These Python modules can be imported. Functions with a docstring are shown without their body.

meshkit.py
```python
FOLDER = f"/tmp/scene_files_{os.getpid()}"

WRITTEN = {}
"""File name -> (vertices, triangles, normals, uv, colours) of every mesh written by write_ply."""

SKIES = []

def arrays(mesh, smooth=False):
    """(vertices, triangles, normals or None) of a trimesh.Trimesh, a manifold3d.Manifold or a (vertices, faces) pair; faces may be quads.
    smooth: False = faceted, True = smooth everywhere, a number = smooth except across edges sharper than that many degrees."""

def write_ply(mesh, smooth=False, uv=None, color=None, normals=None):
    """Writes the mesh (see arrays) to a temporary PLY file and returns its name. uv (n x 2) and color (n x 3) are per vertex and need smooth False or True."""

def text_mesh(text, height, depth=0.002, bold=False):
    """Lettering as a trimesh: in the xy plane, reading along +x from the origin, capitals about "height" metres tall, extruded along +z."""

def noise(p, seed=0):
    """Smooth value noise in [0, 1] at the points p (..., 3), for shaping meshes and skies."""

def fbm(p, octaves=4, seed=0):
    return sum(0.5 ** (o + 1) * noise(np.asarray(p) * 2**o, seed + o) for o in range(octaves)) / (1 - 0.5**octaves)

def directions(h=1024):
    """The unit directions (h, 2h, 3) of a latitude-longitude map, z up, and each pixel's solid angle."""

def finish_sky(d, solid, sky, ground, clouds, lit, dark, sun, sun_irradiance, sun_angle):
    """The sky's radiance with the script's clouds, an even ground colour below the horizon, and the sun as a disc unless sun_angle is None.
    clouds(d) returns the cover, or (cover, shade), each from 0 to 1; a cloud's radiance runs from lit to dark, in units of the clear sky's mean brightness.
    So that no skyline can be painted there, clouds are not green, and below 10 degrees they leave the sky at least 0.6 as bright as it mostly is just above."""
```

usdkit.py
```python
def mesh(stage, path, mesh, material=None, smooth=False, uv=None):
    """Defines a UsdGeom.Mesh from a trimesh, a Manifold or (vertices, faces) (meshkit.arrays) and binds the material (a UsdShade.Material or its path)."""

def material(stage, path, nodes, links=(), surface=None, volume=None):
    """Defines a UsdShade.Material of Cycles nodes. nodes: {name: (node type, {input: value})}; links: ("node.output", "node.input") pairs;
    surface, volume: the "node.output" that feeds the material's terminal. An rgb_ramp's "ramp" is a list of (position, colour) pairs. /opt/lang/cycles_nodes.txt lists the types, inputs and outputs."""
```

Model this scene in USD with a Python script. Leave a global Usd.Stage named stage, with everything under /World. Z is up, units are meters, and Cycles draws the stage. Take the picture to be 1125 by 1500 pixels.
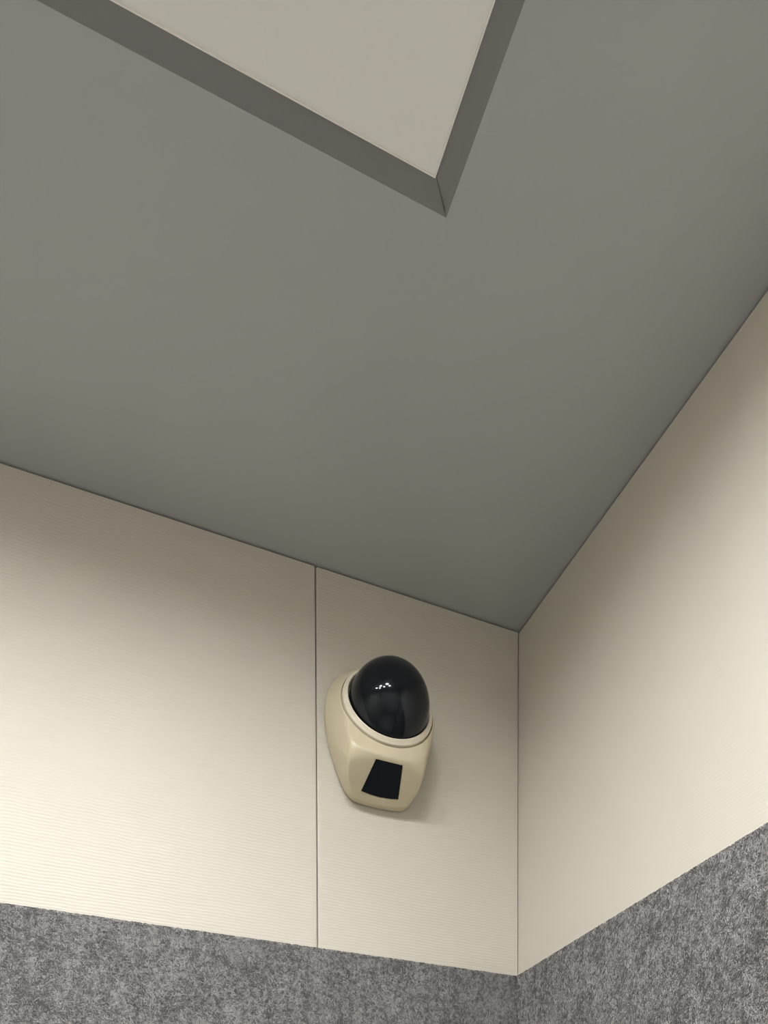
import math
import numpy as np
import trimesh
import manifold3d as m3
import shapely.geometry as sg
import meshkit
import usdkit
from pxr import Usd, UsdGeom, UsdShade, UsdLux, Gf, Sdf, Vt

stage = Usd.Stage.CreateInMemory()
UsdGeom.SetStageUpAxis(stage, 'Z')
UsdGeom.SetStageMetersPerUnit(stage, 1.0)
world = UsdGeom.Xform.Define(stage, '/World')
stage.SetDefaultPrim(world.GetPrim())
stage.DefinePrim('/World/Looks', 'Scope')

# ------------------------------------------------------------------ camera
EYE = 1.41                                   # the lens stands at (0, 0, EYE); x runs along the back wall, y towards it
F_PX, YAW, HY, PITCH, ROLL = 1151.10, 0.3766, 1862.43, -0.0313, -0.0035
EXPOSURE = 1.36
fw = np.array([math.sin(YAW) * math.cos(PITCH), math.cos(YAW) * math.cos(PITCH), math.sin(PITCH)])
rt = np.array([math.cos(YAW), -math.sin(YAW), 0.0])
up = np.cross(rt, fw)
rt, up = math.cos(ROLL) * rt + math.sin(ROLL) * up, -math.sin(ROLL) * rt + math.cos(ROLL) * up
cam = UsdGeom.Camera.Define(stage, '/World/camera')
cam.AddTransformOp().Set(Gf.Matrix4d(*rt, 0, *up, 0, *(-fw), 0, 0, 0, EYE, 1))
cam.CreateHorizontalApertureAttr(36.0)
cam.CreateVerticalApertureAttr(48.0)
cam.CreateFocalLengthAttr(36.0 * F_PX / 1125)
cam.CreateVerticalApertureOffsetAttr((HY - 750) * 36.0 / 1125)   # a rising lens keeps the uprights upright
cam.CreateClippingRangeAttr(Gf.Vec2f(0.02, 50))
cam.CreateExposureAttr(EXPOSURE)

# ------------------------------------------------------------------ light levels
LAMP_POWER = 4.35                              # radiance of each downlight's lens
LAMP_TINT = (1.0, 0.995, 0.995)
LAMP_X = (-0.36, -0.125, 0.11)
LAMP_Y = (0.17, 0.375)
LAMP_R = 0.042

# ------------------------------------------------------------------ room measures
D, W, H = 1.0147, 0.6158, EYE + 0.893        # back wall y, right wall x, ceiling z
XL, YF = -0.866, -0.470                      # left wall, front wall
MAT_TOP = EYE + 0.3939
SEAM = 0.3087
RO, RI = 0.3146, 0.2957                      # ceiling light: outer and inner frame edge
RV, RVI = 0.6398, 0.6221
RXL, RYF = XL + (W - RO), YF + (D - RV)      # its far ends, outside the picture


# ------------------------------------------------------------------ helpers
def numbered(parent, name):
    path, n = f'{parent}/{name}', 0
    while stage.GetPrimAtPath(path):
        n += 1
        path = f'{parent}/{name}_{n:03d}'
    return path


def tag(p, label=None, cat=None, group=None, kind=None):
    for k, v in (('label', label), ('category', cat), ('group', group), ('kind', kind)):
        if v:
            p.SetCustomDataByKey(k, v)
    return p


def thing(name, label=None, cat=None, loc=(0, 0, 0), kind=None):
    x = UsdGeom.Xform.Define(stage, numbered('/World', name))
    x.AddTranslateOp().Set(Gf.Vec3d(*map(float, loc)))
    ORIGIN[str(x.GetPath())] = np.array(loc, float)
    return tag(x.GetPrim(), label, cat, None, kind)


ORIGIN = {}


def obj(name, mesh, mat, parent=None, smooth=30):
    """One mesh in world coordinates, made a child of parent (whose origin is taken off)."""
    root = str(parent.GetPath()) if parent else '/World'
    top = '/'.join(root.split('/')[:3])
    v, f, n = meshkit.arrays(mesh, False)
    t = trimesh.Trimesh(np.asarray(v, float) - ORIGIN.get(top, 0), f, process=True)
    return usdkit.mesh(stage, numbered(root, name), t, mat, smooth=smooth).GetPrim()


def box(x0, x1, y0, y1, z0, z1):
    b = trimesh.creation.box([x1 - x0, y1 - y0, z1 - z0])
    b.apply_translation([(x0 + x1) / 2, (y0 + y1) / 2, (z0 + z1) / 2])
    return b


def rbox(x0, x1, y0, y1, z0, z1, r, seg=16):
    """A box with rounded edges and corners: the hull of eight balls."""
    s = m3.Manifold.sphere(r, seg)
    return m3.Manifold.batch_hull([s.translate([x, y, z]) for x in (x0 + r, x1 - r) for y in (y0 + r, y1 - r) for z in (z0 + r, z1 - r)])


def plan_prism(poly, z0, z1):
    """A shapely polygon in the xy plane, raised from z0 to z1."""
    t = trimesh.creation.extrude_polygon(poly, z1 - z0, engine='earcut')
    t.apply_translation([0, 0, z0])
    return t


def material(name, nodes, links=(), surface='p.BSDF'):
    return usdkit.material(stage, '/World/Looks/' + name, nodes, links, surface=surface)


def plain(name, color, rough=0.5, **kw):
    return material(name, {'p': ('principled_bsdf', {'base_color': color, 'roughness': rough, **kw})})


# ------------------------------------------------------------------ materials
def laminate(name, relief):
    """Cream laminate embossed with fine, slightly wandering horizontal ridges."""
    return material(name, {
        'g': ('geometry', {}),
        'm': ('mapping', {'mapping_type': 'point', 'scale': (24.0, 24.0, 470.0)}),
        'n': ('noise_texture', {'scale': 1.0, 'detail': 0.0}),
        'w': ('wave_texture', {'wave_type': 'bands', 'bands_direction': 'z', 'profile': 'sine', 'scale': 82.0, 'distortion': 2.6, 'detail': 1.0, 'detail_scale': 0.45}),
        'x': ('mix_float', {'fac': 0.45}),
        'tone': ('rgb_ramp', {'ramp': [(0.0, WALL_LO), (1.0, WALL_HI)]}),
        'b': ('bump', {'strength': 1.0, 'distance': relief}),
        'p': ('principled_bsdf', {'roughness': 0.36, 'specular_ior_level': 0.13}),
    }, [('g.position', 'm.vector'), ('m.vector', 'n.vector'), ('g.position', 'w.vector'), ('w.fac', 'x.a'), ('n.fac', 'x.b'),
        ('x.result', 'tone.fac'), ('tone.color', 'p.base_color'), ('x.result', 'b.height'), ('b.normal', 'p.normal')])


WALL_LO, WALL_HI = (0.640, 0.607, 0.530), (0.650, 0.617, 0.540)
wall_mat = laminate('cream_laminate', 0.00023)
side_mat = laminate('cream_side_laminate', 0.00005)
dark_gap = plain('dark_joint', (0.05, 0.048, 0.045), 0.8)
ceiling_mat = material('grey_painted_steel', {
    'g': ('geometry', {}),
    'n': ('noise_texture', {'scale': 900.0, 'detail': 1.0}),
    'b': ('bump', {'strength': 0.25, 'distance': 0.0001}),
    'p': ('principled_bsdf', {'base_color': (0.445, 0.453, 0.454), 'roughness': 0.42, 'specular_ior_level': 0.4}),
}, [('g.position', 'n.vector'), ('n.fac', 'b.height'), ('b.normal', 'p.normal')])
frame_mat = plain('dark_grey_frame_paint', (0.235, 0.235, 0.232), 0.45)
panel_mat = plain('warm_white_panel', (0.90, 0.895, 0.86), 0.4)
bead_mat = plain('bright_bead', (0.93, 0.91, 0.86), 0.25)
door_mat = plain('pale_grey_door_paint', (0.60, 0.59, 0.57), 0.4)
floor_mat = material('speckled_vinyl', {
    'g': ('geometry', {}),
    'v': ('voronoi_texture', {'scale': 320.0}),
    'r': ('rgb_ramp', {'ramp': [(0.0, (0.55, 0.545, 0.53)), (0.5, (0.66, 0.655, 0.64)), (1.0, (0.75, 0.745, 0.73))]}),
    'p': ('principled_bsdf', {'roughness': 0.45}),
}, [('g.position', 'v.vector'), ('v.color', 'r.fac'), ('r.color', 'p.base_color')])
cream_plastic = material('cream_plastic', {
    'g': ('geometry', {}),
    'n': ('noise_texture', {'scale': 1500.0, 'detail': 1.0}),
    'b': ('bump', {'strength': 0.15, 'distance': 0.0001}),
    'p': ('principled_bsdf', {'base_color': (0.655, 0.585, 0.415), 'roughness': 0.38, 'specular_ior_level': 0.45}),
}, [('g.position', 'n.vector'), ('n.fac', 'b.height'), ('b.normal', 'p.normal')])
collar_mat = plain('pale_collar_plastic', (0.76, 0.70, 0.56), 0.295)
dome_mat = plain('smoked_black_acrylic', (0.005, 0.006, 0.008), 0.07, ior=1.5, specular_ior_level=0.42, specular_tint=(0.82, 0.91, 1.0))
window_mat = plain('black_sensor_window', (0.006, 0.009, 0.012), 0.16, specular_ior_level=0.25)
gasket_mat = plain('dark_gasket', (0.06, 0.05, 0.04), 0.7)
lens_mat = material('lamp_lens', {'e': ('emission', {'color': LAMP_TINT, 'strength': LAMP_POWER * 20})}, surface='e.emission')
felt_back = material('grey_felt', {
    'g': ('geometry', {}),
    'm': ('mapping', {'mapping_type': 'point', 'scale': (1.0, 1.0, 0.55)}),
    'n': ('noise_texture', {'scale': 420.0, 'detail': 3.0, 'roughness': 0.65}),
    'n2': ('noise_texture', {'scale': 55.0, 'detail': 3.0, 'roughness': 0.6}),
    'r': ('rgb_ramp', {'ramp': [(0.25, (0.16, 0.158, 0.156)), (0.5, (0.30, 0.296, 0.292)), (0.75, (0.54, 0.534, 0.528))]}),
    'x': ('mix_float', {'fac': 0.4}),
    'b': ('bump', {'strength': 0.8, 'distance': 0.0015}),
    'p': ('principled_bsdf', {'roughness': 0.95, 'specular_ior_level': 0.1}),
}, [('g.position', 'm.vector'), ('m.vector', 'n.vector'), ('m.vector', 'n2.vector'), ('n.fac', 'x.a'), ('n2.fac', 'x.b'), ('x.result', 'r.fac'),
    ('r.color', 'p.base_color'), ('n.fac', 'b.height'), ('b.normal', 'p.normal')])
FIBRE_TONES = [(0.130, 0.127, 0.126), (0.220, 0.215, 0.212), (0.325, 0.318, 0.313), (0.47, 0.461, 0.454)]
fibre_mats = [plain(n, c, 0.8, specular_ior_level=0.2) for n, c in zip(('charcoal_fibre', 'dark_grey_fibre', 'mid_grey_fibre', 'light_grey_fibre'), FIBRE_TONES)]

# ------------------------------------------------------------------ the room
GAP = 0.0026                                  # shadow gap under the ceiling
TH = 0.025
tag(obj('floor', box(XL - 0.06, W + 0.06, YF - 0.06, D + 0.06, -0.03, 0), floor_mat), kind='structure')


def wall_panel(a0, a1, parent, side, r=0.0026):
    """A laminate board with rounded upright edges, its face on the wall plane."""
    poly = sg.box(a0 + r, -TH + r, a1 - r, -r).buffer(r, quad_segs=6)      # y = depth behind the face
    t = plan_prism(poly, 0.0, H - GAP)
    if side == 'back':
        t.vertices = t.vertices * [1, -1, 1] + [0, D, 0]
    elif side == 'right':
        t.vertices = np.stack([W - t.vertices[:, 1], t.vertices[:, 0], t.vertices[:, 2]], 1)
    elif side == 'left':
        t.vertices = np.stack([XL + t.vertices[:, 1], t.vertices[:, 0], t.vertices[:, 2]], 1)
    t.fix_normals()
    return obj('wall_panel', t, wall_mat if side == 'back' else side_mat, parent)


wb = thing('wall_back', 'cream ribbed laminate back wall of the lift car', None, (0, D, 0), 'structure')
obj('backing', box(XL - 0.05, W + 0.05, D + TH + 0.001, D + TH + 0.02, 0, H + 0.02), dark_gap, wb)
g = 0.00055
wall_panel(-0.25 - SEAM + g, SEAM - g, wb, 'back')
wall_panel(SEAM + g, W - 0.0004, wb, 'back')
wall_panel(XL + 0.001, -0.25 - SEAM - g, wb, 'back')
wr = thing('wall_right', 'plain cream laminate right wall of the lift car', None, (W, 0, 0), 'structure')
obj('backing', box(W + TH + 0.001, W + TH + 0.02, YF, D + 0.02, 0, H + 0.02), dark_gap, wr)
wall_panel(YF + 0.44, D + 0.004, wr, 'right')
wall_panel(YF + 0.001, YF + 0.44 - 2 * g, wr, 'right')
wl = thing('wall_left', None, None, (XL, 0, 0), 'structure')
obj('backing', box(XL - TH - 0.02, XL - TH - 0.001, YF, D + 0.02, 0, H + 0.02), dark_gap, wl)
wall_panel(YF + 0.44, D - 0.001, wl, 'left')
wall_panel(YF + 0.001, YF + 0.44 - 2 * g, wl, 'left')
wf = thing('wall_front', None, None, (0, YF, 0), 'structure')
for x0, x1, z0, z1 in ((XL - 0.03, -0.545, 0, H), (0.295, W + 0.03, 0, H), (-0.545, 0.295, 2.1, H)):
    obj('wall_panel', rbox(x0, x1, YF - 0.03, YF, z0, z1, 0.002), side_mat, wf)
dr = thing('door_1', None, None, (-0.125, YF - 0.04, 0), 'structure')
for x0, x1 in ((-0.545, -0.1256), (-0.1244, 0.295)):
    obj('door_leaf', rbox(x0, x1, YF - 0.065, YF - 0.035, 0.002, 2.1, 0.002), door_mat, dr)

# ceiling: one painted sheet with an opening for the light
outer = sg.box(XL - 0.06, YF - 0.06, W + 0.06, D + 0.06)
hole = sg.box(RXL, RYF, RO, RV)
ceil = thing('ceiling', 'grey painted steel ceiling of the lift car', None, (0, 0, H), 'structure')
obj('ceiling_sheet', plan_prism(outer.difference(hole), H, H + 0.012), ceiling_mat, ceil)
obj('ceiling_backing', box(XL - 0.06, W + 0.06, YF - 0.06, D + 0.06, H + 0.065, H + 0.08), dark_gap, ceil)

# ------------------------------------------------------------------ ceiling light
lt = thing('ceiling_light', 'pale rectangular light panel with dark mitred frame set flush in the grey ceiling', 'ceiling light',
           ((RXL + RO) / 2, (RYF + RV) / 2, H))
fwid = RO - RI
# the frame's section: (inward from the outer edge, height above the ceiling's face)
SEC = [(0.0001, 0.0), (0.0008, 0.0002), (0.002, 0.0008), (0.0035, 0.0018), (0.006, 0.0024), (0.011, 0.0030), (fwid - 0.0014, 0.0036), (fwid - 0.0004, 0.0032), (fwid, 0.0038), (fwid, 0.012), (0.0001, 0.012)]
corners = np.array([(RXL, RYF), (RO, RYF), (RO, RV), (RXL, RV)])
inward = np.array([(1, 1), (-1, 1), (-1, -1), (1, -1)])
for k in range(4):
    a, b = k, (k + 1) % 4
    v, f, n = [], [], len(SEC)
    for c in (a, b):
        for s, h in SEC:
            q = corners[c] + inward[c] * s
            v.append((q[0], q[1], H + h))
    for i in range(n):
        j = (i + 1) % n
        f += [(i, j, n + j), (i, n + j, n + i)]
    f += [(0, i + 1, i) for i in range(1, n - 1)] + [(n, n + i, n + i + 1) for i in range(1, n - 1)]
    t = trimesh.Trimesh(v, f)
    t.fix_normals()
    obj('frame_bar', t, frame_mat, lt, smooth=40)
PX0, PX1, PY0, PY1 = RXL + fwid, RI, RYF + (RV - RVI), RVI
holes = [(x, y) for x in LAMP_X for y in LAMP_Y]
panel = sg.box(PX0 + 0.0012, PY0 + 0.0012, PX1 - 0.0012, PY1 - 0.0012)
for x, y in holes:
    panel = panel.difference(sg.Point(x, y).buffer(LAMP_R + 0.004, quad_segs=12))
obj('light_panel', plan_prism(panel, H + 0.0028, H + 0.0058), panel_mat, lt)
ring = sg.box(PX0 + 0.0002, PY0 + 0.0002, PX1 - 0.0002, PY1 - 0.0002).difference(sg.box(PX0 + 0.0013, PY0 + 0.0013, PX1 - 0.0013, PY1 - 0.0013))
obj('edge_bead', plan_prism(ring, H + 0.0018, H + 0.0052), bead_mat, lt)
LENS_UP = 0.0098
for x, y in holes:
    can = trimesh.creation.revolve(np.array([(LAMP_R, 0.0024), (LAMP_R + 0.007, 0.0024), (LAMP_R + 0.007, 0.0034), (LAMP_R + 0.004, 0.004), (LAMP_R + 0.003, 0.05), (0.0, 0.05), (0.0, 0.048), (LAMP_R, 0.048), (LAMP_R, 0.0024)]), sections=40)
    can.apply_translation([x, y, H - 0.0006])
    obj('lamp_ring', can, panel_mat, lt)
    le = trimesh.creation.cylinder(LAMP_R - 0.001, 0.003, sections=40)
    le.apply_translation([x, y, H + LENS_UP + 0.0015])
    obj('lamp_lens', le, lens_mat, lt)

# ------------------------------------------------------------------ felt protection mats
MT = 0.006
rng = np.random.default_rng(11)


def felt(name, label, a0, a1, side):
    """A hanging felt sheet: the sheet itself and the fibres that lie on its upper band. a runs along the wall."""
    def place(a, h, z):                       # h = distance out from the wall
        a, h, z = np.broadcast_arrays(a, h, z)
        return np.stack([a, D - h, z], -1) if side == 'back' else np.stack([W - h, a, z], -1)
    mid = place((a0 + a1) / 2, 0, 0.03)
    t = thing(name, label, 'felt mat', mid)
    na, nz = int((a1 - a0) / 0.004), 90
    aa = np.linspace(a0, a1, na)
    zz = np.r_[np.linspace(0.03, MAT_TOP - 0.30, 15), np.linspace(MAT_TOP - 0.29, MAT_TOP - 0.001, nz - 15)]
    A, Z = np.meshgrid(aa, zz)
    wob = meshkit.fbm(np.stack([A * 160, Z * 160, 0 * A + (3.3 if side == 'back' else 9.1)], -1), 3, 5) - 0.5
    wob[Z < MAT_TOP - 0.31] = 0
    front = place(A, MT + 0.0010 * wob, Z + (Z > MAT_TOP - 0.002) * 0.0016 * (meshkit.fbm(np.stack([A * 300, 0 * A, 0 * A], -1), 3, 8) - 0.5))
    rows = [front.reshape(-1, 3)]
    idx = np.arange(nz * na).reshape(nz, na)
    top = place(aa, 0.0004, MAT_TOP - 0.0005)
    bot = place(aa, 0.0004, 0.03)
    rows += [top, bot]
    ti, bi = nz * na + np.arange(na), nz * na + na + np.arange(na)
    grid = np.vstack([bi[None], idx, ti[None], bi[None]])
    q = np.stack([grid[:-1, :-1], grid[:-1, 1:], grid[1:, 1:], grid[1:, :-1]], -1).reshape(-1, 4)
    f = np.vstack([q[:, [0, 1, 2]], q[:, [0, 2, 3]]])
    for col in (0, -1):
        ed = grid[:-1, col]
        f = np.vstack([f, [(ed[0], ed[i], ed[i + 1]) for i in range(1, len(ed) - 1)]])
    m = trimesh.Trimesh(np.vstack(rows), f)
    m.fix_normals()
    obj('felt_sheet', m, felt_back, t, smooth=60)
    # fibres
    b0, b1 = (max(a0, -0.14), a1) if side == 'back' else (max(a0, 0.44), a1)
    depth = 0.19 if side == 'back' else 0.27
    n = int((b1 - b0) * depth * 1e6 * FIBRE_DENSITY)
    a, z = rng.uniform(b0, b1, n), MAT_TOP - depth * rng.uniform(0, 1, n) ** 0.97
    ne = int((b1 - b0) * 1000 * 3.0)          # a fringe along the top edge
    a, z = np.r_[a, rng.uniform(b0, b1, ne)], np.r_[z, MAT_TOP - rng.uniform(0, 0.0015, ne)]
    n += ne
    L = rng.gamma(4.0, 0.0007, n) + 0.0010
    th = np.where(rng.random(n) < (0.25 if side == 'back' else 0.4), np.pi / 2 + rng.normal(0, 0.45, n), rng.uniform(0, np.pi, n))
    curl = rng.normal(0, 1.7, n)
    h0 = MT + 0.0002 + rng.random(n) ** 2 * 0.0011
    K = 4
    pts = np.zeros((n, K, 3))
    pa, pz, ang = a.copy(), z.copy(), th - curl * 0.5
    for k in range(K):
        s = k / (K - 1)
        lift = h0 + 0.0007 * np.sin(np.pi * s) * rng.random(n)
        pts[:, k] = place(pa, lift, np.minimum(pz, MAT_TOP + 0.0012 * rng.random(n)))
        pa, pz, ang = pa + np.cos(ang) * L / (K - 1), pz + np.sin(ang) * L / (K - 1), ang + curl / (K - 1)
    # heathered: tone follows soft upright blotches plus a good deal of chance
    blot = meshkit.fbm(np.stack([a * 75, z * 38, 0 * a + (1.0 if side == 'back' else 6.0)], -1), 3, 2)
    fine = meshkit.fbm(np.stack([a * 420, z * 300, 0 * a + (2.0 if side == 'back' else 7.0)], -1), 2, 4)
    tone = np.clip(0.5 + 0.6 * (blot - 0.5) + 1.2 * (fine - 0.5) + rng.normal(0, 0.27, n), 0, 0.999)
    wid = rng.uniform(0.00030, 0.00060, n)
    for k, (lo, hi) in enumerate(((0, 0.30), (0.30, 0.52), (0.52, 0.74), (0.74, 1.0))):
        sel = (tone >= lo) & (tone < hi)
        c = UsdGeom.BasisCurves.Define(stage, numbered(str(t.GetPath()), 'felt_pile'))
        c.CreateTypeAttr('linear')
        c.CreatePointsAttr(Vt.Vec3fArray.FromNumpy((pts[sel].reshape(-1, 3) - mid).astype(np.float32)))
        c.CreateCurveVertexCountsAttr(Vt.IntArray.FromNumpy(np.full(sel.sum(), K, np.int32)))
        c.CreateWidthsAttr(Vt.FloatArray.FromNumpy(np.repeat(wid[sel], K).astype(np.float32)))
        c.SetWidthsInterpolation('vertex')
        UsdShade.MaterialBindingAPI.Apply(c.GetPrim()).Bind(fibre_mats[k])
        tag(c.GetPrim(), ('charcoal felt fibres', 'dark grey felt fibres', 'mid grey felt fibres', 'light grey felt fibres')[k], kind='stuff')
    return t


FIBRE_DENSITY = 0.75
felt('felt_wall_mat', 'heather grey felt protection mat on the back wall, below the dome camera', XL + 0.01, W - MT - 0.0012, 'back')
felt('felt_wall_mat', 'heather grey felt protection mat on the right wall, right of the corner', YF + 0.02, D - 0.0009, 'right')

# ------------------------------------------------------------------ dome camera
A0, DB, DC, DR, TILT, TWIST = 0.393, 0.6967, 0.0530, 0.0531, 0.270, 0.06     # axis, dome centre above EYE, out from the wall, radius, upward tilt
sc_root = thing('dome_security_camera', 'cream wall-mounted dome security camera with glossy black dome and black trapezoid sensor window', 'security camera', (A0, D, EYE + 0.69))


def L2W(p):
    """(a from the unit's axis, b above EYE, c out from the wall) -> world."""
    p = np.asarray(p, float)
    return np.stack([A0 + p[..., 0], D - p[..., 2], EYE + p[..., 1]], -1)


def to_world(mesh):
    v, f, _ = meshkit.arrays(mesh, False)
    t = trimesh.Trimesh(L2W(v), f)
    t.fix_normals()
    return t


nrm = np.array([-math.sin(TWIST), math.sin(TILT) * math.cos(TWIST), math.cos(TILT) * math.cos(TWIST)])   # dome axis in (a, b, c)
e1 = np.array([math.cos(TWIST), 0, math.sin(TWIST) / math.cos(TILT)])
e1 = (e1 - nrm * (e1 @ nrm)) / np.linalg.norm(e1 - nrm * (e1 @ nrm))
e2 = np.cross(nrm, e1)
CEN = np.array([-0.0035, DB, DC])
LEAN = -0.12                                                    # the unit hangs a touch askew
half = [(0.0, 0.5945), (0.018, 0.5950), (0.031, 0.5965), (0.0385, 0.5995), (0.0425, 0.6035), (0.0472, 0.6093), (0.0570, 0.6292), (0.0680, 0.6625), (0.0722, 0.6850)]
th = np.linspace(-0.10, math.pi / 2, 22)
half += [(0.0732 * math.cos(t), 0.7045 + (0.0732 if t < 0 else 0.0665) * math.sin(t)) for t in th]
outline = sg.Polygon([(1.025 * a, b) for a, b in half] + [(-1.025 * a, b) for a, b in half[::-1]])
outline = outline.buffer(-0.004).buffer(0.004, quad_segs=6)


def prism(poly, c0, c1):
    return trimesh.creation.extrude_polygon(poly, c1 - c0, engine='earcut').apply_translation([0, 0, c0])


def ring_pts(poly, c, n=120):
    return [(*poly.exterior.interpolate(i / n, normalized=True).coords[0], c) for i in range(n)]


def to_manifold(t):
    return m3.Manifold(m3.Mesh(np.asarray(t.vertices, np.float32), np.asarray(t.faces, np.uint32)))


def balls(points, r):
    b = m3.Manifold.sphere(r, 24)
    return [b.translate([float(x) for x in q]) for q in points]


parts = balls(ring_pts(outline.buffer(-0.0008), 0.0030, 110), 0.0008)
R1, R2, R3 = 0.0016, 0.0085, 0.0050
parts += balls([(a + LEAN * c, b, c) for a, b, c in ring_pts(outline.buffer(-R1), 0.0150 - R1, 110)], R1)
RS = 0.0660                                                     # the shoulder around the dome's seat
parts += balls([CEN + (RS - R2) * (math.cos(t) * e1 + math.sin(t) * e2) - R2 * nrm for t in np.linspace(0, 2 * math.pi, 80, endpoint=False)], R2)
for a, b, c in ((0.0505, 0.6300, 0.0640), (0.036, 0.6270, 0.0665), (0.018, 0.6250, 0.0675), (0.0, 0.6245, 0.0680)):
    parts += balls([(x + LEAN * c, b + R3 * 0.30, c - R3 * 0.95) for x in (-(a - R3 * 0.7), a - R3 * 0.7)], R3)
for a, b, c in ((0.0520, 0.6175, 0.0540), (0.0490, 0.6065, 0.0365), (0.0415, 0.5985, 0.0205), (0.034, 0.5958, 0.0170), (0.017, 0.5940, 0.0160), (0, 0.5934, 0.0157)):
    parts += balls([(x + LEAN * c, b + R1 * 0.6, c - R1 * 0.8) for x in (-(a - R1 * 0.6), a - R1 * 0.6)], R1)
housing = m3.Manifold.batch_hull(parts).trim_by_plane([0, 0, 1], 0.0022).refine_to_length(0.0022)
# moulded plastic: soften the upper body, keep the lip at the wall crisp
hv, hf, _ = meshkit.arrays(housing, False)
soft = trimesh.Trimesh(hv, hf, process=True)
e = soft.edges_unique
hv = soft.vertices.copy()
deg = np.bincount(e.ravel(), minlength=len(hv))[:, None]
k = np.clip((hv[:, [2]] - 0.019) / 0.012, 0, 1)
for _ in range(14):
    acc = np.zeros_like(hv)
    np.add.at(acc, e[:, 0], hv[e[:, 1]])
    np.add.at(acc, e[:, 1], hv[e[:, 0]])
    hv = hv + 0.6 * k * (acc / deg - hv)
soft.vertices = hv
housing = m3.Manifold(m3.Mesh(hv.astype(np.float32), soft.faces.astype(np.uint32)))


SEAT = CEN + np.array([-0.0009, 0.0004, 0.0])                   # the collar's own centre


def axis_revolve(profile, sections=96, about=CEN):
    """(radius, height along the dome's axis) turned about that axis."""
    t = trimesh.creation.revolve(np.array(profile), sections=sections)
    t.vertices = about + t.vertices[:, [0]] * e1 + t.vertices[:, [1]] * e2 + t.vertices[:, [2]] * nrm
    t.fix_normals()
    return t


seat = axis_revolve([(0, -0.006), (0.0622, -0.006), (0.0622, 0.05), (0, 0.05)], about=SEAT)
housing = housing - to_manifold(seat)
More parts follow.
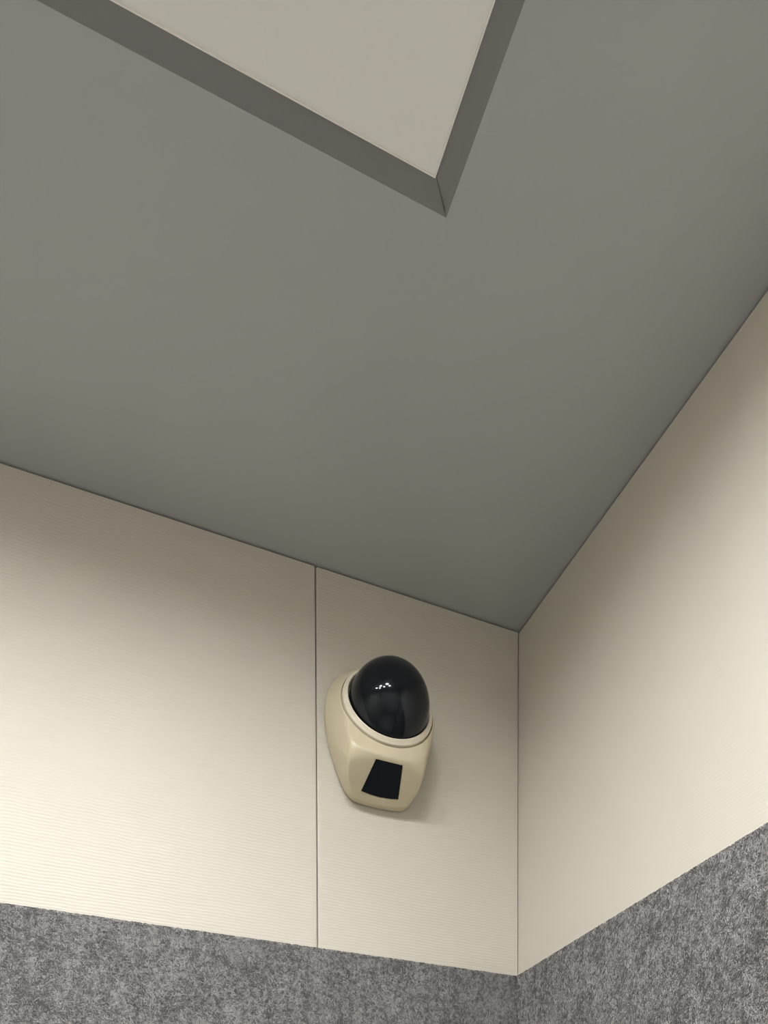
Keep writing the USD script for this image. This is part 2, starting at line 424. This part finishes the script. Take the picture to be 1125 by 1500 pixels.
# the sensor window's pocket on the sloping lower face
hv, hf, _ = meshkit.arrays(housing, False)
ht = trimesh.Trimesh(hv, hf)
hit = []
for a, b in ((-0.018, 0.617), (0.006, 0.617), (-0.004, 0.603)):
    loc, _, _ = ht.ray.intersects_location([[a, b, 0.2]], [[0, 0, -1.0]])
    hit.append(loc[np.argmax(loc[:, 2])])
hit = np.array(hit)
wn = np.cross(hit[1] - hit[0], hit[2] - hit[0])
wn = wn / np.linalg.norm(wn) * np.sign(wn[2])


def on_face(a, b):
    return np.array([a, b, hit[0][2] - (wn[0] * (a - hit[0][0]) + wn[1] * (b - hit[0][1])) / wn[2]])


def slab(corner, d0, d1):
    q = [on_face(a, b) for a, b in corner]
    v = np.array([x + wn * d0 for x in q] + [x + wn * d1 for x in q])
    n = len(q)
    f = [(0, i + 1, i) for i in range(1, n - 1)] + [(n, n + i, n + i + 1) for i in range(1, n - 1)]
    for i in range(n):
        j = (i + 1) % n
        f += [(i, j, n + j), (i, n + j, n + i)]
    t = trimesh.Trimesh(v, f)
    t.fix_normals()
    return t


WIN = [(-0.0247, 0.6202), (0.0117, 0.6202), (0.0208, 0.5990), (0.0085, 0.5981), (-0.0050, 0.5977), (-0.0185, 0.5981), (-0.0314, 0.5990)]
grow = np.array(WIN) + [(-0.0006, 0.0005), (0.0006, 0.0005), (0.0007, -0.0004), (0, -0.0005), (0, -0.0005), (0, -0.0005), (-0.0007, -0.0004)]
housing = housing - to_manifold(slab(grow, -0.0012, 0.004))
obj('housing', to_world(housing), cream_plastic, sc_root, smooth=35)
obj('sensor_window', to_world(slab(WIN, -0.0013, -0.0002)), window_mat, sc_root)
obj('mounting_gasket', to_world(prism(outline.buffer(-0.0025), 0.0, 0.0024)), gasket_mat, sc_root)
collar = axis_revolve([(0.0515, -0.0058), (0.0606, -0.0058), (0.0606, 0.0010), (0.0602, 0.0016), (0.0578, 0.0034), (0.0572, 0.0046), (0.0564, 0.0053), (0.0555, 0.0056), (0.0548, 0.0053), (0.0543, 0.0046), (0.0541, 0.0036), (0.0541, -0.004), (0.0515, -0.004), (0.0515, -0.0058)], 128, SEAT)
obj('collar', to_world(collar), collar_mat, sc_root, smooth=35)
al = np.linspace(0, math.pi / 2, 48)
dome = axis_revolve([(0.0, -0.0035), (DR, -0.0035)] + [(DR * math.cos(t), DR * math.sin(t)) for t in al[:-1]] + [(0.0, DR)], 128)
obj('dome', to_world(dome), dome_mat, sc_root, smooth=40)
